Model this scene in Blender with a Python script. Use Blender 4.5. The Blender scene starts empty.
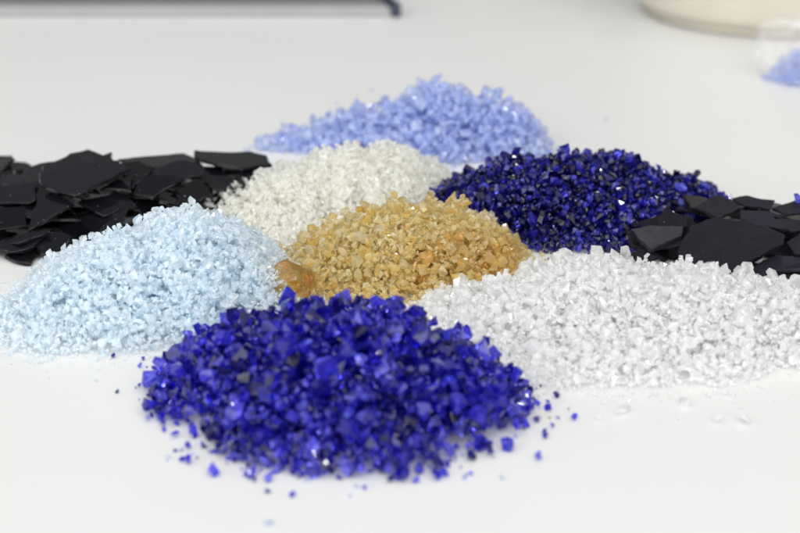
import bpy, bmesh, math, random
import numpy as np
from mathutils import Vector, Matrix

# ------------------------------------------------------------------ camera, world, lamps, exposure
sc = bpy.context.scene
COL = sc.collection
F_PX = 1804.0                      # focal length in pixels of the 800 px wide photograph
PITCH = math.radians(20.0)
DIST = 0.59                        # metres from the lens to the table point in the middle of the picture
CAM = np.array([0.0, -DIST*math.cos(PITCH), DIST*math.sin(PITCH)])
FWD = np.array([0.0, math.cos(PITCH), -math.sin(PITCH)])
UP = np.array([0.0, math.sin(PITCH), math.cos(PITCH)])
RIGHT = np.array([1.0, 0.0, 0.0])

cd = bpy.data.cameras.new('camera')
cam = bpy.data.objects.new('camera', cd)
COL.objects.link(cam)
cam.location = CAM
cam.rotation_euler = (math.pi/2 - PITCH, 0, 0)
cd.sensor_width = 36.0
cd.lens = F_PX/800*36.0
cd.clip_start = 0.01
cd.clip_end = 50
cd.dof.use_dof = True
cd.dof.focus_distance = 0.560
cd.dof.aperture_fstop = 12.5
sc.camera = cam

world = bpy.data.worlds.new('World')
sc.world = world
world.use_nodes = True
bg = world.node_tree.nodes['Background']
bg.inputs[0].default_value = (0.93, 0.96, 1.0, 1)
bg.inputs[1].default_value = 0.17

def area(name, loc, target, sx, sy, power, color):
    l = bpy.data.lights.new(name, 'AREA')
    l.shape = 'RECTANGLE'; l.size = sx; l.size_y = sy; l.energy = power; l.color = color
    o = bpy.data.objects.new(name, l)
    COL.objects.link(o)
    o.location = loc
    d = Vector(target) - Vector(loc)
    o.rotation_euler = d.to_track_quat('-Z', 'Y').to_euler()
    return o
# a bright white ceiling, unseen lamps added for glints, fill lights added behind and beside the camera
area('ceiling_panel', (0.0, -0.5, 1.7), (0, -0.5, 0), 3.0, 2.8, 18.0, (1.0, 0.99, 0.965))
for lx, ly in ((-0.55, 0.35), (0.50, 0.45), (0.05, -0.30), (-0.75, -0.35), (0.80, -0.25), (-0.25, 1.0), (0.45, 1.3),
               (-0.30, -0.75), (0.45, -0.85), (-1.1, 0.2), (1.15, 0.25), (0.0, 0.30), (-1.0, -0.9), (1.05, -0.8)):
    area('glint_lamp', (lx, ly, 1.35), (0, 0, 0), 0.075, 0.075, 0.68, (1.0, 0.985, 0.95))
area('fill_light', (0.0, -1.9, 1.1), (0, 0, 0.05), 4.8, 1.9, 66.0, (0.98, 0.99, 1.0))
area('fill_light', (-1.8, -0.5, 0.8), (0, 0, 0.05), 1.8, 1.2, 10.0, (0.98, 0.99, 1.0))

sc.view_settings.view_transform = 'Standard'
sc.view_settings.look = 'None'
sc.view_settings.exposure = 0.27
sc.view_settings.gamma = 1.0
sc.cycles.use_denoising = True
sc.cycles.max_bounces = 96
sc.cycles.transmission_bounces = 96
sc.cycles.transparent_max_bounces = 12
sc.cycles.diffuse_bounces = 96
sc.cycles.glossy_bounces = 96
sc.cycles.sample_clamp_indirect = 25.0

rng = np.random.default_rng(7)
random.seed(7)
MM = 0.001

# ------------------------------------------------------------------ pixel -> point helpers
def ray(px, py):
    return FWD + (px-400.0)/F_PX*RIGHT - (py-266.5)/F_PX*UP
def at_z(px, py, z=0.0):
    d = ray(px, py)
    t = (z - CAM[2])/d[2]
    return CAM + t*d
def on_plane(px, py, p0, n):
    d = ray(px, py)
    t = np.dot(p0 - CAM, n)/np.dot(d, n)
    return CAM + t*d

# ------------------------------------------------------------------ object helpers
def tag(o, label=None, cat=None, group=None, kind=None):
    if label: o['label'] = label
    if cat: o['category'] = cat
    if group: o['group'] = group
    if kind: o['kind'] = kind
    return o
def link(name, data, parent=None, loc=None):
    o = bpy.data.objects.new(name, data)
    COL.objects.link(o)
    if parent is not None: o.parent = parent
    if loc is not None: o.location = loc
    return o
def mesh_from(name, verts, faces, mat, smooth=False):
    me = bpy.data.meshes.new(name)
    me.from_pydata([tuple(v) for v in verts], [], [tuple(f) for f in faces])
    me.materials.append(mat)
    me.polygons.foreach_set('use_smooth', [smooth]*len(me.polygons))
    me.update()
    return me

# ------------------------------------------------------------------ materials
def new_mat(name):
    m = bpy.data.materials.new(name)
    m.use_nodes = True
    nt = m.node_tree
    return m, nt, nt.nodes['Principled BSDF']

def grain_mat(name, stops, trans, rough=0.03, ior=1.5, milky=0.1, share=0.5, patch=None, gloss=1.0):
    """crushed glass: every grain takes its own tint; partly clear, partly milky with inner fractures"""
    m, nt, b = new_mat(name)
    N, L = nt.nodes, nt.links
    geo = N.new('ShaderNodeNewGeometry'); oi = N.new('ShaderNodeObjectInfo')
    add = N.new('ShaderNodeMath'); add.operation = 'ADD'
    L.new(geo.outputs['Random Per Island'], add.inputs[0]); L.new(oi.outputs['Random'], add.inputs[1])
    fr = N.new('ShaderNodeMath'); fr.operation = 'FRACT'; L.new(add.outputs[0], fr.inputs[0])
    ramp = N.new('ShaderNodeValToRGB'); L.new(fr.outputs[0], ramp.inputs[0])
    cr = ramp.color_ramp
    while len(cr.elements) < len(stops): cr.elements.new(0.5)
    for e, (p, c) in zip(cr.elements, stops):
        e.position = p; e.color = (*c, 1)
    colour = ramp.outputs[0]
    if patch:                                   # streaks of deeper coloured glass in the batch
        pn = N.new('ShaderNodeTexNoise'); pn.inputs['Scale'].default_value = 45; pn.inputs['Detail'].default_value = 2
        L.new(geo.outputs['Position'], pn.inputs['Vector'])
        ad = N.new('ShaderNodeMath'); ad.operation = 'MULTIPLY_ADD'; ad.inputs[1].default_value = 0.25
        L.new(fr.outputs[0], ad.inputs[0]); L.new(pn.outputs[0], ad.inputs[2])
        pr = N.new('ShaderNodeMapRange'); pr.inputs['From Min'].default_value = 0.70; pr.inputs['From Max'].default_value = 1.0
        L.new(ad.outputs[0], pr.inputs['Value'])
        pm = N.new('ShaderNodeMix'); pm.data_type = 'RGBA'; pm.inputs['B'].default_value = (*patch, 1)
        L.new(pr.outputs[0], pm.inputs['Factor']); L.new(ramp.outputs[0], pm.inputs['A'])
        colour = pm.outputs['Result']
    L.new(colour, b.inputs['Base Color'])
    mul = N.new('ShaderNodeMath'); mul.operation = 'MULTIPLY'; mul.inputs[1].default_value = 7.31
    L.new(fr.outputs[0], mul.inputs[0])
    fr2 = N.new('ShaderNodeMath'); fr2.operation = 'FRACT'; L.new(mul.outputs[0], fr2.inputs[0])
    mr = N.new('ShaderNodeMapRange'); mr.interpolation_type = 'SMOOTHSTEP'
    mr.inputs['From Min'].default_value = 1-share-0.08; mr.inputs['From Max'].default_value = 1-share+0.08
    mr.inputs['To Min'].default_value = trans[0]; mr.inputs['To Max'].default_value = trans[1]
    L.new(fr2.outputs[0], mr.inputs['Value']); L.new(mr.outputs[0], b.inputs['Transmission Weight'])
    b.inputs['Roughness'].default_value = rough
    b.inputs['IOR'].default_value = ior
    tl = N.new('ShaderNodeBsdfTranslucent'); L.new(colour, tl.inputs['Color'])
    mx = N.new('ShaderNodeMixShader'); mx.inputs[0].default_value = milky
    L.new(b.outputs[0], mx.inputs[1]); L.new(tl.outputs[0], mx.inputs[2])
    fn = N.new('ShaderNodeFresnel'); fn.inputs[0].default_value = ior
    bf = N.new('ShaderNodeMath'); bf.operation = 'SUBTRACT'; bf.inputs[0].default_value = 1.0; bf.use_clamp = True
    L.new(geo.outputs['Backfacing'], bf.inputs[1])
    fm = N.new('ShaderNodeMath'); fm.operation = 'MULTIPLY'; L.new(fn.outputs[0], fm.inputs[0]); L.new(bf.outputs[0], fm.inputs[1])
    gl = N.new('ShaderNodeBsdfGlossy'); gl.inputs['Roughness'].default_value = 0.06
    mg = N.new('ShaderNodeMixShader'); fk = N.new('ShaderNodeMath'); fk.operation = 'MULTIPLY'; fk.inputs[1].default_value = gloss; L.new(fm.outputs[0], fk.inputs[0]); L.new(fk.outputs[0], mg.inputs[0])
    L.new(mx.outputs[0], mg.inputs[1]); L.new(gl.outputs[0], mg.inputs[2])
    L.new(mg.outputs[0], N['Material Output'].inputs['Surface'])
    return m

M = {}
M['cobalt'] = grain_mat('cobalt_glass', [(0, (0.02, 0.016, 0.22)), (0.3, (0.05, 0.045, 0.62)), (0.7, (0.10, 0.095, 0.92)), (1, (0.26, 0.27, 0.99))], (0.85, 1.0), milky=0.13, gloss=0.1)
M['navy'] = grain_mat('navy_glass', [(0, (0.006, 0.005, 0.045)), (0.45, (0.02, 0.02, 0.28)), (0.85, (0.06, 0.06, 0.65)), (1, (0.16, 0.18, 0.92))], (0.7, 1.0), milky=0.1, gloss=0.15)
M['sky'] = grain_mat('pale_blue_glass', [(0, (0.91, 0.964, 0.9995)), (0.5, (0.94, 0.977, 0.9998)), (1, (0.97, 0.989, 1.0))], (0.9, 1.0), milky=0.84)
M['peri'] = grain_mat('periwinkle_glass', [(0, (0.75, 0.81, 0.9995)), (0.5, (0.81, 0.86, 0.9998)), (1, (0.88, 0.92, 1.0))], (0.9, 1.0), milky=0.75)
M['ivory'] = grain_mat('ivory_glass', [(0, (0.9995, 0.997, 0.966)), (0.5, (0.9998, 0.998, 0.974)), (1, (1.0, 0.999, 0.984))], (0.9, 1.0), milky=0.78)
M['amber'] = grain_mat('amber_glass', [(0, (0.965, 0.76, 0.34)), (0.22, (0.986, 0.88, 0.54)), (0.6, (0.995, 0.94, 0.70)), (1, (0.999, 0.972, 0.85))], (0.9, 1.0), milky=0.52, patch=(0.955, 0.72, 0.30))
M['clear'] = grain_mat('clear_glass', [(0, (0.997, 0.9995, 0.999)), (0.5, (0.999, 1.0, 0.9995)), (1, (1.0, 1, 1))], (0.9, 1.0), milky=0.76)
MATKEY = {'bagged': 'peri'}

def shard_mat(name, base, rough, spec, bump):
    m, nt, b = new_mat(name)
    N, L = nt.nodes, nt.links
    tc = N.new('ShaderNodeNewGeometry'); oi = N.new('ShaderNodeObjectInfo')
    nz = N.new('ShaderNodeTexNoise'); nz.inputs['Scale'].default_value = 160; nz.inputs['Detail'].default_value = 6
    L.new(tc.outputs['Position'], nz.inputs['Vector'])
    r = N.new('ShaderNodeMapRange'); r.inputs['From Min'].default_value = 0.35; r.inputs['From Max'].default_value = 0.7
    r.inputs['To Min'].default_value = rough*0.9; r.inputs['To Max'].default_value = rough*1.2
    L.new(nz.outputs[0], r.inputs['Value']); L.new(r.outputs[0], b.inputs['Roughness'])
    mix = N.new('ShaderNodeMix'); mix.data_type = 'RGBA'
    mix.inputs['A'].default_value = (*base, 1); mix.inputs['B'].default_value = (*[c*2.2 for c in base], 1)
    L.new(oi.outputs['Random'], mix.inputs['Factor']); L.new(mix.outputs['Result'], b.inputs['Base Color'])
    n2 = N.new('ShaderNodeTexNoise'); n2.inputs['Scale'].default_value = 90; n2.inputs['Detail'].default_value = 3
    L.new(tc.outputs['Position'], n2.inputs['Vector'])
    bp = N.new('ShaderNodeBump'); bp.inputs['Strength'].default_value = bump; bp.inputs['Distance'].default_value = 0.0015
    L.new(n2.outputs[0], bp.inputs['Height']); L.new(bp.outputs[0], b.inputs['Normal'])
    b.inputs['Specular IOR Level'].default_value = spec
    # dust and powder
    n3 = N.new('ShaderNodeTexNoise'); n3.inputs['Scale'].default_value = 1300; n3.inputs['Detail'].default_value = 2
    L.new(tc.outputs['Position'], n3.inputs['Vector'])
    d = N.new('ShaderNodeMapRange'); d.inputs['From Min'].default_value = 0.745; d.inputs['From Max'].default_value = 0.79
    L.new(n3.outputs[0], d.inputs['Value'])
    mx2 = N.new('ShaderNodeMix'); mx2.data_type = 'RGBA'; mx2.inputs['B'].default_value = (0.45, 0.45, 0.5, 1)
    L.new(d.outputs[0], mx2.inputs['Factor']); L.new(mix.outputs['Result'], mx2.inputs['A']); L.new(mx2.outputs['Result'], b.inputs['Base Color'])
    return m
M['black'] = shard_mat('black_glass', (0.003, 0.003, 0.004), 0.08, 0.24, 0.05)
M['violet_black'] = shard_mat('violet_black_glass', (0.008, 0.0075, 0.011), 0.25, 0.07, 0.04)

def table_mat():
    m, nt, b = new_mat('white_laminate')
    N, L = nt.nodes, nt.links
    g = N.new('ShaderNodeNewGeometry')
    nz = N.new('ShaderNodeTexNoise'); nz.inputs['Scale'].default_value = 14; nz.inputs['Detail'].default_value = 5
    L.new(g.outputs['Position'], nz.inputs['Vector'])
    mix = N.new('ShaderNodeMix'); mix.data_type = 'RGBA'
    mix.inputs['A'].default_value = (0.585, 0.585, 0.575, 1); mix.inputs['B'].default_value = (0.61, 0.61, 0.60, 1)
    L.new(nz.outputs[0], mix.inputs['Factor']); L.new(mix.outputs['Result'], b.inputs['Base Color'])
    b.inputs['Roughness'].default_value = 0.42
    n2 = N.new('ShaderNodeTexNoise'); n2.inputs['Scale'].default_value = 900; n2.inputs['Detail'].default_value = 2
    L.new(g.outputs['Position'], n2.inputs['Vector'])
    bp = N.new('ShaderNodeBump'); bp.inputs['Strength'].default_value = 0.08; bp.inputs['Distance'].default_value = 0.0004
    L.new(n2.outputs[0], bp.inputs['Height']); L.new(bp.outputs[0], b.inputs['Normal'])
    return m
M['table'] = table_mat()

def plain(name, col, rough, metal=0.0):
    m, nt, b = new_mat(name)
    N, L = nt.nodes, nt.links
    g = N.new('ShaderNodeNewGeometry')
    nz = N.new('ShaderNodeTexNoise'); nz.inputs['Scale'].default_value = 60; nz.inputs['Detail'].default_value = 4
    L.new(g.outputs['Position'], nz.inputs['Vector'])
    mix = N.new('ShaderNodeMix'); mix.data_type = 'RGBA'
    mix.inputs['A'].default_value = (*[c*0.9 for c in col], 1); mix.inputs['B'].default_value = (*[min(1, c*1.1) for c in col], 1)
    L.new(nz.outputs[0], mix.inputs['Factor']); L.new(mix.outputs['Result'], b.inputs['Base Color'])
    b.inputs['Roughness'].default_value = rough; b.inputs['Metallic'].default_value = metal
    return m

# ------------------------------------------------------------------ the table
bm = bmesh.new()
bmesh.ops.create_cube(bm, size=1.0, matrix=Matrix.Translation((0, 0.35, -0.0125)) @ Matrix.Diagonal((2.4, 1.9, 0.025, 1)))
me = bpy.data.meshes.new('table_top'); bm.to_mesh(me); bm.free(); me.materials.append(M['table'])
tag(link('table_top', me), 'white laminate table top under all the glass piles', 'table', kind='structure')

# ------------------------------------------------------------------ grain prototypes
def hull_proto(seed, n, flat, rough_r):
    r = np.random.default_rng(seed)
    bm = bmesh.new()
    sx, sy, sz = 0.5*r.uniform(0.8, 1.15), 0.5*r.uniform(0.6, 1.0), 0.5*r.uniform(flat, 0.9)
    for k in range(n):
        v = r.normal(size=3); v /= np.linalg.norm(v)
        v *= r.uniform(rough_r, 1.0)
        bm.verts.new((v[0]*sx, v[1]*sy, v[2]*sz))
    res = bmesh.ops.convex_hull(bm, input=list(bm.verts))
    bmesh.ops.delete(bm, geom=[v for v in bm.verts if not v.link_faces], context='VERTS')
    bmesh.ops.recalc_face_normals(bm, faces=list(bm.faces))
    bm.verts.index_update()
    V = np.array([v.co[:] for v in bm.verts]); Fc = np.array([[v.index for v in f.verts] for f in bm.faces])
    bm.free()
    return V, Fc
PROTO = [hull_proto(100+k, int(10+k % 5), 0.58, 0.78) for k in range(28)]
N_COARSE = len(PROTO)
PROTO += [hull_proto(300+k, 8, 0.6, 0.8) for k in range(20)]
def rand_rot(n):
    q = rng.normal(size=(n, 4)); q /= np.linalg.norm(q, axis=1)[:, None]
    w, x, y, z = q.T
    R = np.empty((n, 3, 3))
    R[:, 0, 0] = 1-2*(y*y+z*z); R[:, 0, 1] = 2*(x*y-z*w); R[:, 0, 2] = 2*(x*z+y*w)
    R[:, 1, 0] = 2*(x*y+z*w); R[:, 1, 1] = 1-2*(x*x+z*z); R[:, 1, 2] = 2*(y*z-x*w)
    R[:, 2, 0] = 2*(x*z-y*w); R[:, 2, 1] = 2*(y*z+x*w); R[:, 2, 2] = 1-2*(x*x+y*y)
    return R, q
def joined_grains(name, pos, size, R, kinds, mat):
    vs, fs, off = [], [], 0
    for k in range(len(PROTO)):
        idx = np.nonzero(kinds == k)[0]
        if len(idx) == 0: continue
        V, Fc = PROTO[k]
        w = np.einsum('nij,vj->nvi', R[idx], V)*size[idx][:, None, None] + pos[idx][:, None, :]
        vs.append(w.reshape(-1, 3))
        fs.append((Fc[None]+(np.arange(len(idx))*len(V))[:, None, None]+off).reshape(-1, 3))
        off += len(idx)*len(V)
    v = np.concatenate(vs); f = np.concatenate(fs)
    me = bpy.data.meshes.new(name)
    me.vertices.add(len(v)); me.vertices.foreach_set('co', v.ravel())
    me.loops.add(len(f)*3); me.loops.foreach_set('vertex_index', f.ravel().astype(np.int32))
    me.polygons.add(len(f)); me.polygons.foreach_set('loop_start', np.arange(0, len(f)*3, 3, dtype=np.int32))
    me.polygons.foreach_set('loop_total', np.full(len(f), 3, dtype=np.int32))
    me.polygons.foreach_set('use_smooth', np.zeros(len(f), dtype=bool))
    me.materials.append(mat); me.update(calc_edges=True); me.validate()
    return me
PROTO_ME = {}
def proto_mesh(k, mk):
    if (k, mk) not in PROTO_ME:
        V, Fc = PROTO[k]
        PROTO_ME[(k, mk)] = mesh_from('glass_grain', V, Fc, M[mk])
    return PROTO_ME[(k, mk)]
def single_grain(name, k, mk, pos, size, q, parent=None):
    o = link(name, proto_mesh(k, mk), parent)
    o.location = pos; o.scale = (size, size, size) if np.isscalar(size) else size
    o.rotation_mode = 'QUATERNION'; o.rotation_quaternion = q
    return o

# ------------------------------------------------------------------ pile heights
# bump: ground pixel x, y, radius x, radius y, height (mm), profile power
PILES = {
 'cobalt': [(338, 404, 45, 44, 24.5, 2.1), (250, 392, 29, 29, 18, 1.9), (425, 408, 30, 30, 18, 1.9), (345, 425, 41, 32, 17, 1.7)],
 'sky':    [(188, 299, 38, 40, 27.5, 1.7), (125, 307, 38, 37, 22, 1.6), (62, 322, 28, 26, 11, 1.4), (228, 294, 25, 30, 22, 1.7)],
 'clear':  [(600, 322, 44, 40, 16.6, 1.5), (690, 326, 46, 40, 15.8, 1.5), (780, 330, 40, 34, 11, 1.4), (515, 328, 38, 36, 12, 1.3), (610, 345, 55, 34, 10, 1.3)],
 'amber':  [(405, 270, 37, 38, 20, 1.6), (440, 264, 32, 34, 19, 1.6), (345, 272, 26, 30, 14, 1.6)],
 'ivory':  [(350, 205, 42, 44, 19, 1.4), (388, 196, 30, 34, 18, 1.4), (290, 215, 32, 36, 14, 1.5)],
 'peri':   [(435, 147, 38, 26, 25, 1.4), (490, 148, 25, 22, 20, 1.8), (360, 145, 32, 17, 14, 1.3), (310, 147, 24, 12, 7, 1.3)],
 'navy':   [(525, 218, 38, 38, 20, 1.7), (565, 213, 36, 36, 20, 1.6), (605, 208, 36, 34, 18, 1.6), (585, 228, 36, 30, 12, 1.6), (660, 209, 28, 26, 11, 1.4)],
 'bagged': [(822, 80, 27, 16, 13, 2.0)],
}
def smooth_noise(x, y, seed, scale):
    r = np.random.default_rng(seed)
    s = 0
    for k in range(6):
        a = r.uniform(0, 6.283); f = r.uniform(0.6, 1.8)/scale
        s = s + np.sin((x*math.cos(a)+y*math.sin(a))*f*6.283 + r.uniform(0, 6.283))
    return s/6.0
def pile_height(key, x, y):
    """x, y in metres -> height in metres"""
    h = np.zeros_like(x)
    sd = sum(map(ord, key))
    n1 = smooth_noise(x, y, sd, 0.022)
    for (px, py, rx, ry, hh, p) in PILES[key]:
        c = at_z(px, py)
        d = np.sqrt(((x-c[0])/(rx*MM))**2 + ((y-c[1])/(ry*MM))**2)
        d = d*(1 + 0.16*n1)
        h = np.maximum(h, hh*MM*np.clip(1-d**p, 0, None)*(1+0.10*smooth_noise(x, y, sd+5, 0.03)))
    lump = smooth_noise(x, y, sd+11, 0.0085)+0.6*smooth_noise(x, y, sd+17, 0.0045)
    h = h + (0.0020 if key in ('cobalt', 'navy') else 0.0030)*lump*np.clip(h/0.007, 0, 1)
    return np.maximum(h, 0)

def make_pile(key, name, label, s_mm, spread, n_single, fringe, big=2.4, far=0.0045):
    mk = MATKEY.get(key, key)
    cs = np.array([at_z(b[0], b[1]) for b in PILES[key]]); rr = np.array([max(b[2], b[3]) for b in PILES[key]])*MM
    pad = 0.012
    x0, x1 = (cs[:, 0]-rr).min()-pad, (cs[:, 0]+rr).max()+pad
    y0, y1 = (cs[:, 1]-rr).min()-pad, (cs[:, 1]+rr).max()+pad
    cell = 0.0004
    nx, ny = int((x1-x0)/cell)+1, int((y1-y0)/cell)+1
    gx, gy = np.meshgrid(x0+np.arange(nx)*cell, y0+np.arange(ny)*cell, indexing='ij')
    H = pile_height(key, gx, gy)
    others = np.zeros_like(H)
    for k2 in PILES:
        if k2 != key: others = np.maximum(others, pile_height(k2, gx, gy))
    H[others > H + 0.0006] = 0
    hm = np.zeros_like(H)
    cand = np.nonzero(H.ravel() > min(0.0012, 0.4*s_mm*MM))[0]
    w = H.ravel()[cand]; w = w/w.sum()
    s0 = s_mm*MM
    P, S = [], []
    def drop(picks, sizes, ceil):
        ii, jj = np.unravel_index(picks, H.shape)
        for i, j, s in zip(ii, jj, sizes):
            r = max(1, int(s*0.42/cell))
            sl = hm[max(0, i-r):i+r+1, max(0, j-r):j+r+1]
            zs = 0.6*sl.mean() + 0.4*sl.max()
            if zs > ceil[i, j] + 0.22*s: continue
            P.append((x0+i*cell, y0+j*cell, zs+s*0.36)); S.append(s)
            np.maximum(sl, zs+s*0.52, out=sl)
    # coarse heart of the pile, then the grains that show
    deep = H - 3.2*s0 - 0.0016
    cand0 = np.nonzero(deep.ravel() > 0.001)[0]
    if len(cand0):
        w0 = deep.ravel()[cand0]; w0 = w0/w0.sum()
        sc_ = max(s0, 0.0026)
        n0 = int(deep.ravel()[cand0].sum()*cell*cell/(sc_**3*0.5)*2.2)
        drop(rng.choice(cand0, size=n0, p=w0), sc_*np.clip(rng.lognormal(0, 0.25, n0), 0.6, 1.6), deep)
    n_srf = int(len(cand)*cell*cell/(s0*s0)*13)
    sizes = s0*np.clip(rng.lognormal(0, spread, n_srf), 0.45, big)
    sizes[int(n_srf*0.7):] *= 0.8
    pk = rng.choice(cand, size=n_srf)
    pi, pj = np.unravel_index(pk, H.shape)
    px_, py_ = x0+pi*cell, y0+pj*cell
    sizes *= np.clip(1 + 0.75*smooth_noise(px_, py_, 77+len(key), 0.016), 0.65, 1.7)      # coarse and fine slides
    drop(pk, sizes, H)
    # loose fringe of grains round the foot of the pile
    edge = np.nonzero((H.ravel() > 0.0) & (H.ravel() < 0.0030) & (others.ravel() < 0.0005))[0]
    for t in range(fringe):
        i, j = np.unravel_index(edge[rng.integers(len(edge))], H.shape)
        c = cs.mean(axis=0)
        x, y = x0+i*cell, y0+j*cell
        v = np.array([x-c[0], y-c[1]]); v /= np.linalg.norm(v)+1e-9
        out = abs(rng.normal())*far
        x += v[0]*out; y += v[1]*out
        ok = True
        for k2 in PILES:
            if k2 != key and pile_height(k2, np.array([x]), np.array([y]))[0] > 0.0005: ok = False
        if not ok: continue
        s = s0*np.clip(rng.lognormal(-0.35, spread), 0.35, 1.8)
        P.append((x, y, s*0.36)); S.append(s)
    P = np.array(P); S = np.array(S)*1.2; n = len(P)
    P[:, :2] += rng.normal(scale=0.0002, size=(n, 2))
    R, Q = rand_rot(n)
    K = rng.integers(0, N_COARSE, n)
    small = S < 0.00125
    K[small] = rng.integers(N_COARSE, N_COARSE+20, small.sum())
    # keep every grain above the table
    for k in range(len(PROTO)):
        idx = np.nonzero(K == k)[0]
        low = (np.einsum('nij,vj->nvi', R[idx], PROTO[k][0])[:, :, 2].min(axis=1))*S[idx] + P[idx, 2]
        P[idx, 2] += np.maximum(0, 0.00005-low)
    # the grains that show largest: on the skin of the pile, towards the lens
    ii = np.clip(((P[:, 0]-x0)/cell).astype(int), 0, nx-1); jj = np.clip(((P[:, 1]-y0)/cell).astype(int), 0, ny-1)
    gxH, gyH = np.gradient(np.maximum(H, others), cell)
    facing = -gyH[ii, jj]*(-1)        # slope falling towards the lens
    topmost = P[:, 2] + 0.5*S - hm[ii, jj]
    depth = (P - CAM) @ FWD
    score = S/depth*(1 + 0.3*np.clip(gyH[ii, jj], -1, 1)) - np.where(topmost < -0.2*S, 10, 0)
    order = np.argsort(-score)
    single = order[:n_single]; rest = order[n_single:]
    base = np.array([cs[0, 0], cs[0, 1], 0.0])
    root = link(name, None, None, base)
    tag(root, label, 'glass pile')
    for t in single:
        single_grain('glass_grain', int(K[t]), mk, P[t]-base, float(S[t]), Q[t], root)
    me = joined_grains('loose_grains', P[rest]-base, S[rest], R[rest], K[rest], M[mk])
    tag(link('loose_grains', me, root), kind='stuff')
    print(name, n, 'grains', len(me.polygons))
    return root

cobalt = make_pile('cobalt', 'cobalt_glass_pile', 'coarse vivid cobalt blue crushed glass pile nearest the camera', 2.3, 0.55, 300, 130, 2.3, 0.005)
def on_pile(key, px, py):
    d = ray(px, py)
    for t in np.linspace(0.40, 0.75, 900):
        p = CAM+t*d
        if p[2] <= pile_height(key, np.array([p[0]]), np.array([p[1]]))[0]: return p
    return p
for bx, by, bs, bk in ((316, 303, 6.5, 3), (288, 366, 7.5, 7), (466, 362, 6.5, 12), (470, 424, 7.0, 16)):
    p = on_pile('cobalt', bx, by)
    single_grain('glass_grain', bk, 'cobalt', p-np.array(cobalt.location), bs*MM, rand_rot(1)[1][0], cobalt)
make_pile('sky', 'pale_blue_glass_pile', 'pale icy blue crushed glass pile at left in front of black shards', 0.85, 0.58, 200, 1200, 3.6, 0.006)
make_pile('clear', 'clear_glass_pile', 'colourless white crushed glass pile at right in front of dark shards', 0.92, 0.62, 240, 1800, 4.0, 0.0085)
make_pile('amber', 'amber_glass_pile', 'golden amber crushed glass pile in the middle of the other piles', 1.15, 0.58, 200, 120, 3.0)
make_pile('ivory', 'ivory_glass_pile', 'creamy ivory crushed glass pile behind the amber pile', 0.85, 0.56, 150, 300, 3.4)
make_pile('peri', 'periwinkle_glass_pile', 'periwinkle blue crushed glass pile farthest back behind the ivory one', 1.9, 0.50, 180, 80)
make_pile('navy', 'navy_glass_pile', 'dark navy glittering crushed glass pile touching the shards at right', 1.5, 0.52, 240, 120, 2.6)
make_pile('bagged', 'lavender_glass_pile', 'blurred lavender crushed glass inside the clear bag at right picture edge', 2.2, 0.3, 30, 0)

# ------------------------------------------------------------------ shards
def shard(poly, z_mm, tilt, roll, mat, thick=1.3, seed=0):
    """poly: outline in picture pixels; z_mm: height of its middle; tilt towards the lens and roll in degrees"""
    r = np.random.default_rng(seed)
    c = np.mean(np.array(poly, float), axis=0)
    p0 = at_z(c[0], c[1], z_mm*MM)
    n = np.array([math.sin(math.radians(roll)), -math.sin(math.radians(tilt)), 1.0])
    n[2] = math.sqrt(max(0.05, 1-n[0]**2-n[1]**2))
    n /= np.linalg.norm(n)
    pts = np.array([on_plane(x, y, p0, n) for x, y in poly])
    return plate(pts, n, mat, thick, r)
def plate(pts, n, mat, thick, r):
    # split long edges into slightly chipped runs
    out = []
    m = len(pts); c = pts.mean(axis=0)
    for k in range(m):
        a, b = pts[k], pts[(k+1) % m]
        out.append(a)
        L = np.linalg.norm(b-a)
        q = int(L/0.004); bow = r.normal()*0.035*L
        side = np.cross(n, b-a); side /= np.linalg.norm(side)+1e-9
        for t in range(q):
            f = (t+1+r.uniform(-0.25, 0.25))/(q+1)
            out.append(a+(b-a)*f+side*(r.normal()*0.00022+bow*math.sin(math.pi*f)))
    P = np.array(out); m = len(P)
    if np.dot(np.cross(P[1]-P[0], P[2]-P[1]), n) < 0 and False: P = P[::-1]
    area_ = sum(np.dot(np.cross(P[k]-c, P[(k+1) % m]-c), n) for k in range(m))
    if area_ < 0: P = P[::-1]
    th = thick*MM; bv = 0.00042
    inward = (c-P); inward /= np.linalg.norm(inward, axis=1)[:, None]
    rings = []
    for a in (0.0, 30.0, 60.0, 90.0):                       # upper edge rounded to draw a line of glint
        t = math.radians(a)
        rings.append(P+inward*bv*(1-math.sin(t))-n*bv*(1-math.cos(t)))
    low = P-n*(th-0.00015)+inward*r.uniform(-0.0005, 0.0007, (m, 1))
    rings += [low, low+inward*0.0002-n*0.00015]
    V = np.concatenate(rings)
    lowz = V[:, 2].min()
    if lowz < 0.0001: V[:, 2] += 0.0001-lowz
    nr = len(rings)
    F = [list(range(m)), list(range(nr*m-1, (nr-1)*m-1, -1))]
    for a in range(nr-1):
        for k in range(m):
            k2 = (k+1) % m
            F.append([a*m+k, (a+1)*m+k, (a+1)*m+k2, a*m+k2])
    base = np.array([c[0], c[1], V[:, 2].min()])
    me = mesh_from('glass_shard', V-base, F, mat)
    me.polygons.foreach_set('use_smooth', [2 <= q < 2+3*m for q in range(len(F))])
    return link('glass_shard', me, None, base), c, n

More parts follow.
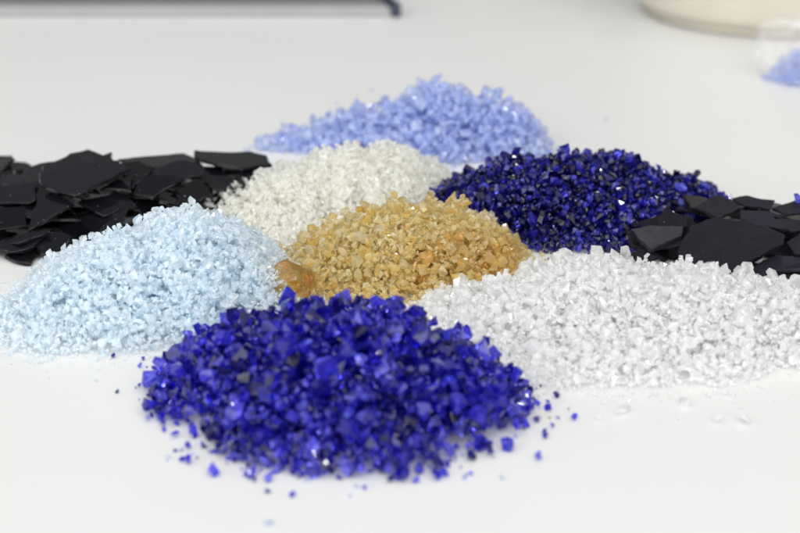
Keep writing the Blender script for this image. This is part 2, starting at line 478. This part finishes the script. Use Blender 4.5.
LEFT = [
 # outline, z, tilt, roll, label
 ([(39,173),(41,184),(74,195),(84,192),(130,168),(118,160),(70,163)], 16, 6, 0, 'large broad black glass shard lying flat on top of the left heap'),
 ([(62,158),(70,153),(88,149),(104,155),(112,152),(124,166),(90,172),(45,172),(42,166)], 15, 4, -3, 'black glass shard with pointed corners forming the crest of the left heap'),
 ([(20,180),(24,170),(40,163),(62,161),(46,178),(30,185)], 11, 6, -6, 'black glass shard on the left slope behind the broad top shard'),
 ([(-14,192),(5,185),(38,181),(36,200),(28,203),(-14,206)], 10, 10, -4, 'smooth black glass shard with square corner near the left picture edge'),
 ([(-10,172),(14,170),(16,180),(8,187),(-10,187)], 7, 5, 0, 'small dull black glass shard at the left edge below the thin pointed one'),
 ([(-8,160),(12,155),(14,158),(2,168),(-8,170)], 6, 0, -12, 'thin pointed black glass shard sticking out at far left picture edge'),
 ([(-12,207),(25,207),(26,226),(-12,231)], 8, 14, 0, 'blocky black glass shard at left edge under the smooth square-cornered one'),
 ([(27,231),(62,211),(74,203),(57,194),(37,195),(31,212)], 10, 12, -6, 'black glass shard with bright glinting long edge on left front slope'),
 ([(-4,248),(14,237),(27,232),(53,228),(33,247),(10,252)], 5, 10, -3, 'black wedge-shaped glass shard low at the left front of the heap'),
 ([(5,255),(32,250),(42,249),(31,264),(17,262)], 1.5, 2, 0, 'black glass shard lying lowest at the front left foot of the heap'),
 ([(36,247),(54,231),(72,235),(63,252),(44,255)], 4, 8, 3, 'black glass shard partly covered by the pale blue pile at left'),
 ([(100,189),(112,181),(133,175),(131,190)], 13, 8, 5, 'small black glass shard tucked under right tip of the broad top shard'),
 ([(132,195),(153,197),(185,178),(172,174),(142,176)], 12, 10, 0, 'black glass shard with long slanting front edge mid heap at left'),
 ([(176,187),(194,178),(203,180),(209,194),(196,203),(182,201)], 10, 9, 3, 'five-sided dull black glass shard near the right end of left heap'),
 ([(205,181),(213,176),(235,176),(225,190),(216,190)], 11, 14, 4, 'small four-sided black glass shard with chipped glinting tip beside ivory pile'),
 ([(231,181),(242,178),(247,187),(241,201),(238,217),(218,219),(209,208),(214,193)], 6, 26, 6, 'speckled black glass shard leaning against the ivory pile'),
 ([(194,150),(250,151),(267,155),(272,164),(248,167),(216,164),(195,157)], 11, 0, 3, 'long streaky black glass shard topping right end of left heap'),
 ([(214,169),(258,170),(241,178),(216,176)], 8, 4, 2, 'black glass shard just below the long streaky one beside ivory pile'),
 ([(118,159),(160,155),(184,153),(200,160),(204,166),(170,166),(128,165)], 11, 1, 0, 'long low black glass shard along the back of left heap'),
 ([(150,171),(176,160),(186,159),(205,167),(200,176),(186,178),(165,177)], 12, 6, 4, 'curved-edge black glass shard in front of the long low back one'),
 ([(120,163),(140,160),(152,168),(143,177),(132,188),(127,178)], 13, 6, -4, 'black glass shard between the broad top shard and slanting-edged one'),
 ([(166,197),(175,191),(182,201),(178,210),(166,206)], 7, 16, 0, 'small black glass shard left of the five-sided dull one'),
 ([(78,201),(118,192),(136,204),(104,216)], 9, 10, 0, 'dark shaded glass shard under front edge of the broad top shard'),
 ([(80,218),(130,206),(124,222),(92,234)], 6, 12, -3, 'black glass shard peeking above the pale blue pile crest'),
 ([(58,228),(88,214),(106,226),(96,240),(66,248)], 4, 6, 0, 'black glass shard disappearing under the left shoulder of pale blue pile'),
 ([(28,181),(52,183),(58,196),(34,200)], 10, 8, 0, 'small black glass shard wedged under left corner of the broad top shard'),
 ([(110,171),(134,168),(138,183),(112,186)], 11, 8, 0, 'black glass shard in the gap behind right tip of broad top shard'),
 ([(194,165),(224,167),(224,179),(198,181)], 8.5, 6, 0, 'black glass shard under left end of the long streaky one'),
 ([(136,200),(166,196),(170,212),(140,216)], 6, 14, 2, 'black glass shard directly behind the pale blue pile peak'),
]
RIGHTS = [
 ([(689,226),(717,217),(745,220),(785,234),(784,244),(730,272),(710,270),(679,262),(682,240)], 9, 17, 2, 'largest matte black glass shard leaning towards the camera at right'),
 ([(630,229),(647,225),(684,226),(682,236),(651,250),(637,238)], 9, 14, -4, 'half-moon shaped matte black glass shard beside the navy pile'),
 ([(657,218),(667,205),(687,217),(688,226),(659,226)], 11, 16, -6, 'matte grey-black glass shard rising to a point behind half-moon one'),
 ([(682,193),(705,197),(722,205),(702,209),(690,207)], 10, 4, 5, 'pale sheen dark glass shard where navy pile meets the right heap'),
 ([(695,208),(710,197),(720,194),(737,203),(741,208),(718,218)], 11, 12, 0, 'rounded dark violet glass shard behind the largest right shard'),
 ([(732,198),(747,195),(775,200),(770,209),(750,206),(737,202)], 11, 6, 0, 'dark glass shard with shiny top along the back of right heap'),
 ([(740,210),(772,211),(776,220),(788,229),(756,224),(740,218)], 11, 8, 2, 'flat dark violet glass shard just above the largest right shard'),
 ([(772,208),(797,199),(822,202),(830,210),(786,214)], 11, 8, -3, 'dark violet glass shard at back right picture edge'),
 ([(772,219),(802,220),(824,226),(792,232)], 9, 12, 0, 'thin dark glass shard near the right picture edge midway down the heap'),
 ([(786,242),(803,231),(826,236),(824,256),(795,254)], 7, 24, 3, 'dark glass shard at right picture edge beside the largest one'),
 ([(748,269),(775,255),(793,256),(816,261),(806,277),(780,279)], 3, 12, 0, 'low dark violet glass shard under the largest one behind clear pile'),
 ([(700,272),(740,268),(772,277),(760,286),(715,282)], 2, 8, 0, 'dark glass shard lying lowest behind the clear pile crest'),
 ([(612,251),(640,252),(659,256),(650,263),(625,260)], 12, 4, -3, 'thin blue-black glass sliver lying between navy and clear piles'),
]
def heap(specs, mat, group, fill_label, n_fill, seed):
    r = np.random.default_rng(seed)
    got = []
    for k, (poly, z, tilt, roll, label) in enumerate(specs):
        o, c, n = shard(poly, z, tilt+r.normal()*2.5, roll+r.normal()*3.5, mat, r.uniform(0.9, 1.5), seed+k)
        tag(o, label, 'glass shard', group)
        got.append((c, n))
    jobs = [(c, n, f) for f in (0.25, 0.74, 0.5) for c, n in got if c[2]*f > (0.0022 if f > 0.3 else 0.0)]
    for c, n, f in jobs[:n_fill]:
        h = c[2]*f*r.uniform(0.92, 1.08) if f > 0.3 else 0.0016
        cc = np.array([c[0]+r.normal()*0.004, c[1]+r.uniform(0.0, 0.010), max(0.002, h)])
        sl_ = 0.12 if f > 0.3 else 0.02
        nn = np.array([r.normal()*sl_, r.normal()*sl_-sl_*0.4, 1.0]); nn /= np.linalg.norm(nn)
        u = np.cross(nn, [0.3, 1, 0]); u /= np.linalg.norm(u); v = np.cross(nn, u)
        m = r.integers(4, 7); a0 = r.uniform(0, 6.28)
        R0 = r.uniform(0.008, 0.0125)
        pts = np.array([cc+R0*r.uniform(0.7, 1.15)*(u*math.cos(a0+6.283*t/m)+v*0.8*math.sin(a0+6.283*t/m)) for t in range(m)])
        o, c2, n2 = plate(pts, nn, mat, r.uniform(0.9, 1.5), r)
        tag(o, fill_label, 'glass shard', group)
heap(LEFT, M['black'], 'black glass shards heaped at left', 'black glass shard buried among larger ones inside the left heap', 74, 300)
heap(RIGHTS, M['violet_black'], 'dark violet glass shards heaped at right', 'dark violet glass shard buried under larger ones inside the right heap', 36, 500)

# ------------------------------------------------------------------ lone grains on the table
def lone(px, py, s, mk, label, k, stretch=(1, 1, 1), name='glass_grain', group=None, z=None):
    q = rand_rot(1)[1][0] if stretch == (1, 1, 1) else (math.cos(0.3*k), 0, 0, math.sin(0.3*k))
    V = PROTO[k][0]
    from mathutils import Quaternion
    Rm = np.array(Quaternion(q).to_matrix())
    W = (V*np.array(stretch)) @ Rm.T * s*MM
    zz = -W[:, 2].min()+0.00005 if z is None else z*MM
    p = at_z(px, py, zz)
    o = single_grain(name, k, mk, (p[0], p[1], zz), tuple(s*MM*np.array(stretch)), q)
    tag(o, label, 'glass grain', group)
    return o
lone(214, 469, 5.0, 'cobalt', 'chunky cobalt grain left of the pile foot, just below a flat sliver', 3)
lone(216, 451, 4.0, 'cobalt', 'flat cobalt sliver just above a chunky grain left of pile', 5, (1.3, 0.7, 0.5))
lone(401, 471, 6.6, 'cobalt', 'largest lone cobalt chunk in front of the cobalt pile', 8)
lone(575, 416, 3.6, 'cobalt', 'single vivid blue grain lying in front of the clear pile', 11)
lone(113, 355, 3.4, 'cobalt', 'cobalt grain at the foot of the pale blue pile', 13, (1.2, 0.8, 0.7))
lone(143, 358, 2.0, 'cobalt', 'upper of two tiny cobalt grains left of cobalt pile', 2)
lone(140, 365, 2.0, 'cobalt', 'lower of two tiny cobalt grains left of cobalt pile', 9)
lone(268, 490, 2.3, 'cobalt', 'tiny blue grain alone on the table below cobalt pile left side', 12)
lone(168, 457, 2.2, 'peri', 'tiny pale violet grain farthest left in front of cobalt pile', 14)
lone(268, 523, 3.4, 'peri', 'pale blue glass flake nearest the bottom picture edge', 16, (1.2, 0.7, 0.5))
lone(306, 480, 2.6, 'peri', 'pale blue flake just off the front foot of cobalt pile', 17)
lone(465, 477, 3.0, 'peri', 'curved pale violet flake right of the largest lone cobalt chunk', 18, (1.5, 0.5, 0.5))
lone(502, 477, 1.7, 'peri', 'tiny pale violet grain farthest right in front of cobalt pile', 19)
lone(96, 380, 1.6, 'peri', 'tiny faint blue grain on bare table below pale blue pile', 20)
lone(357, 486, 2.2, 'peri', 'small pale blue splinter under the lowest tip of cobalt pile', 21, (0.7, 1.4, 0.6))
lone(606, 120, 3.0, 'peri', 'lone pale blue grain on bare table right of periwinkle pile', 22)
lone(336, 102, 2.8, 'peri', 'faint pale blue grain on table behind periwinkle pile left flank', 23)
lone(371, 90, 2.2, 'peri', 'faint blue grain highest behind the periwinkle pile', 24)
lone(316, 117, 3.4, 'clear', 'clear grain behind the left flank of periwinkle pile', 25)
lone(620, 410, 5.4, 'clear', 'flat clear chunk in front of clear pile right of vivid blue grain', 1, (1.3, 1.0, 0.6))
lone(685, 402, 5.2, 'clear', 'glinting clear chunk at front foot of the clear pile', 4, (1.3, 0.9, 0.7))
lone(743, 419, 5.0, 'clear', 'rounded clear chunk lying farthest right in front of clear pile', 6)
lone(717, 417, 4.0, 'clear', 'small clear grain left of the rounded clear chunk', 7)
lone(679, 418, 1.8, 'clear', 'tiny clear speck below the glinting clear chunk', 10)
lone(598, 418, 2.6, 'clear', 'tiny clear grain between the vivid blue grain and flat clear chunk', 15)
lone(666, 257, 7.0, 'clear', 'clear glass splinter beside the thin blue-black sliver', 26, (1.2, 0.7, 0.6), 'glass_splinter', None, on_pile('clear', 666, 258)[2]/MM+0.6)
lone(797, 198, 5.0, 'cobalt', 'bright blue grain on the shards at right picture edge', 27, (1, 1, 1), 'glass_grain', None, 13)

# amber lump
def lump():
    V, Fc = hull_proto(901, 70, 0.9, 0.84)
    V = V/np.abs(V).max(axis=0)
    PROTO.append((V, Fc))
    n = 46
    d = rng.normal(size=(n, 3)); d /= np.linalg.norm(d, axis=1)[:, None]
    pos = np.concatenate([np.zeros((1, 3)), d*0.0060])
    size = np.concatenate([[0.0071], rng.uniform(0.0012, 0.0034, n)])
    R, Q = rand_rot(n+1)
    kinds = np.concatenate([[len(PROTO)-1], rng.integers(0, len(PROTO)-1, n)])
    me = joined_grains('amber_glass_lump', pos, size, R, kinds, M['amber_lump'])
    p = at_z(292, 281, 0.0080)
    o = link('amber_glass_lump', me, None, (p[0], p[1], 0.0080))
    tag(o, 'single big honey amber glass lump left of the amber pile', 'glass lump')
M['amber_lump'] = grain_mat('honey_amber_glass', [(0, (0.95, 0.64, 0.18)), (1, (0.975, 0.74, 0.28))], (0.95, 1.0), milky=0.25)
lump()

# ------------------------------------------------------------------ things at the back of the table
M['tray_top'] = plain('brushed_grey_metal', (0.13, 0.13, 0.13), 0.5)
M['tray_front'] = plain('pale_grey_metal', (0.34, 0.34, 0.34), 0.4)
M['tray_rim'] = plain('dark_blue_grey_rubber', (0.035, 0.04, 0.07), 0.5)
M['cream'] = plain('cream_plastic', (0.56, 0.52, 0.43), 0.4)
M['cream_foot'] = plain('tan_plastic', (0.50, 0.465, 0.38), 0.5)

def prism(name, pts, z0, z1, mat, parent, base, bevel=0.0008):
    bm = bmesh.new()
    lo = [bm.verts.new((p[0]-base[0], p[1]-base[1], z0)) for p in pts]
    hi = [bm.verts.new((p[0]-base[0], p[1]-base[1], z1)) for p in pts]
    bm.faces.new(hi); bm.faces.new(lo[::-1])
    n = len(pts)
    for k in range(n): bm.faces.new([lo[k], lo[(k+1) % n], hi[(k+1) % n], hi[k]])
    bmesh.ops.recalc_face_normals(bm, faces=list(bm.faces))
    bmesh.ops.bevel(bm, geom=list(bm.edges), offset=bevel, segments=2, affect='EDGES')
    me = bpy.data.meshes.new(name); bm.to_mesh(me); bm.free(); me.materials.append(mat)
    return link(name, me, parent)
B = at_z(400, 17)
back = np.array([-0.24, 1.0, 0]); back /= np.linalg.norm(back)
w = np.array([-1.0, 0, 0])
tray = link('metal_tray', None, None, (B[0], B[1], 0))
tag(tray, 'grey metal tray with dark right rim at the back left of table', 'tray')
P0, P1 = B, B+back*0.26
wid = 0.42
prism('base_plate', [P0+w*0.004+back*0.0125, P1+w*0.004, P1+w*wid, P0+w*wid+back*0.0125], 0.0006, 0.0042, M['tray_top'], tray, B)
prism('front_rim', [P0+w*0.0045, P0+w*0.0045+back*0.0120, P0+w*wid+back*0.0120, P0+w*wid], 0.0002, 0.0046, M['tray_front'], tray, B, 0.0008)
prism('side_rim', [P0-back*0.003, P0-back*0.003+w*0.0040, P1+w*0.0035, P1], 0.0, 0.0078, M['tray_rim'], tray, B)

def lathe(name, prof, mat, parent, seg=72):
    vs, fs = [], []
    for k in range(seg):
        a = 2*math.pi*k/seg
        for r, z in prof: vs.append((r*math.cos(a), r*math.sin(a), z))
    m = len(prof)
    for k in range(seg):
        k2 = (k+1) % seg
        for t in range(m-1): fs.append((k*m+t, k2*m+t, k2*m+t+1, k*m+t+1))
    return link(name, mesh_from(name, vs, fs, mat, True), parent)
fp = at_z(800, 42)
tub = link('round_tub', None, None, (fp[0], fp[1]+0.072, 0))
tag(tub, 'blurred cream round tub standing at the back right of table', 'tub')
lathe('wall', [(0.067, 0.004), (0.0712, 0.0062), (0.0722, 0.010), (0.0735, 0.03), (0.076, 0.085), (0.0775, 0.0865), (0.0775, 0.090), (0.0745, 0.090), (0.0735, 0.083), (0.071, 0.03), (0.069, 0.010), (0.060, 0.0075), (0.0005, 0.0075)], M['cream'], tub)
lathe('foot', [(0.0005, 0.0002), (0.066, 0.0002), (0.0672, 0.001), (0.0672, 0.0042), (0.0005, 0.0042)], M['cream_foot'], tub)

def film_mat():
    m, nt, b = new_mat('clear_plastic_film')
    N, L = nt.nodes, nt.links
    b.inputs['Base Color'].default_value = (0.95, 0.95, 0.97, 1); b.inputs['Roughness'].default_value = 0.12
    tr = N.new('ShaderNodeBsdfTransparent')
    fz = N.new('ShaderNodeLayerWeight'); fz.inputs[0].default_value = 0.25
    mr = N.new('ShaderNodeMapRange'); mr.inputs['To Min'].default_value = 0.05; mr.inputs['To Max'].default_value = 0.35
    L.new(fz.outputs['Facing'], mr.inputs['Value'])
    mx = N.new('ShaderNodeMixShader'); L.new(mr.outputs[0], mx.inputs[0])
    L.new(tr.outputs[0], mx.inputs[1]); L.new(b.outputs[0], mx.inputs[2]); L.new(mx.outputs[0], N['Material Output'].inputs['Surface'])
    return m
M['film'] = film_mat()
bc = at_z(828, 76)
bm = bmesh.new()
bmesh.ops.create_uvsphere(bm, u_segments=48, v_segments=24, radius=1.0)
for v in bm.verts:
    x, y, z = v.co
    c = 0.10*math.sin(7*x+3*y)+0.08*math.sin(11*y-5*z+2)+0.05*math.sin(17*z+9*x)
    k = 1+c
    nzv = (max(z, -0.55)+0.55)/1.55
    v.co = (x*0.031*k, (y*0.026+0.012*nzv)*k, nzv*0.024*k+0.0003)
me = bpy.data.meshes.new('plastic_bag'); bm.to_mesh(me); bm.free(); me.materials.append(M['film'])
me.polygons.foreach_set('use_smooth', [True]*len(me.polygons))
tag(link('plastic_bag', me, None, (bc[0], bc[1], 0)), 'crumpled clear plastic bag of lavender glass at right picture edge', 'bag')
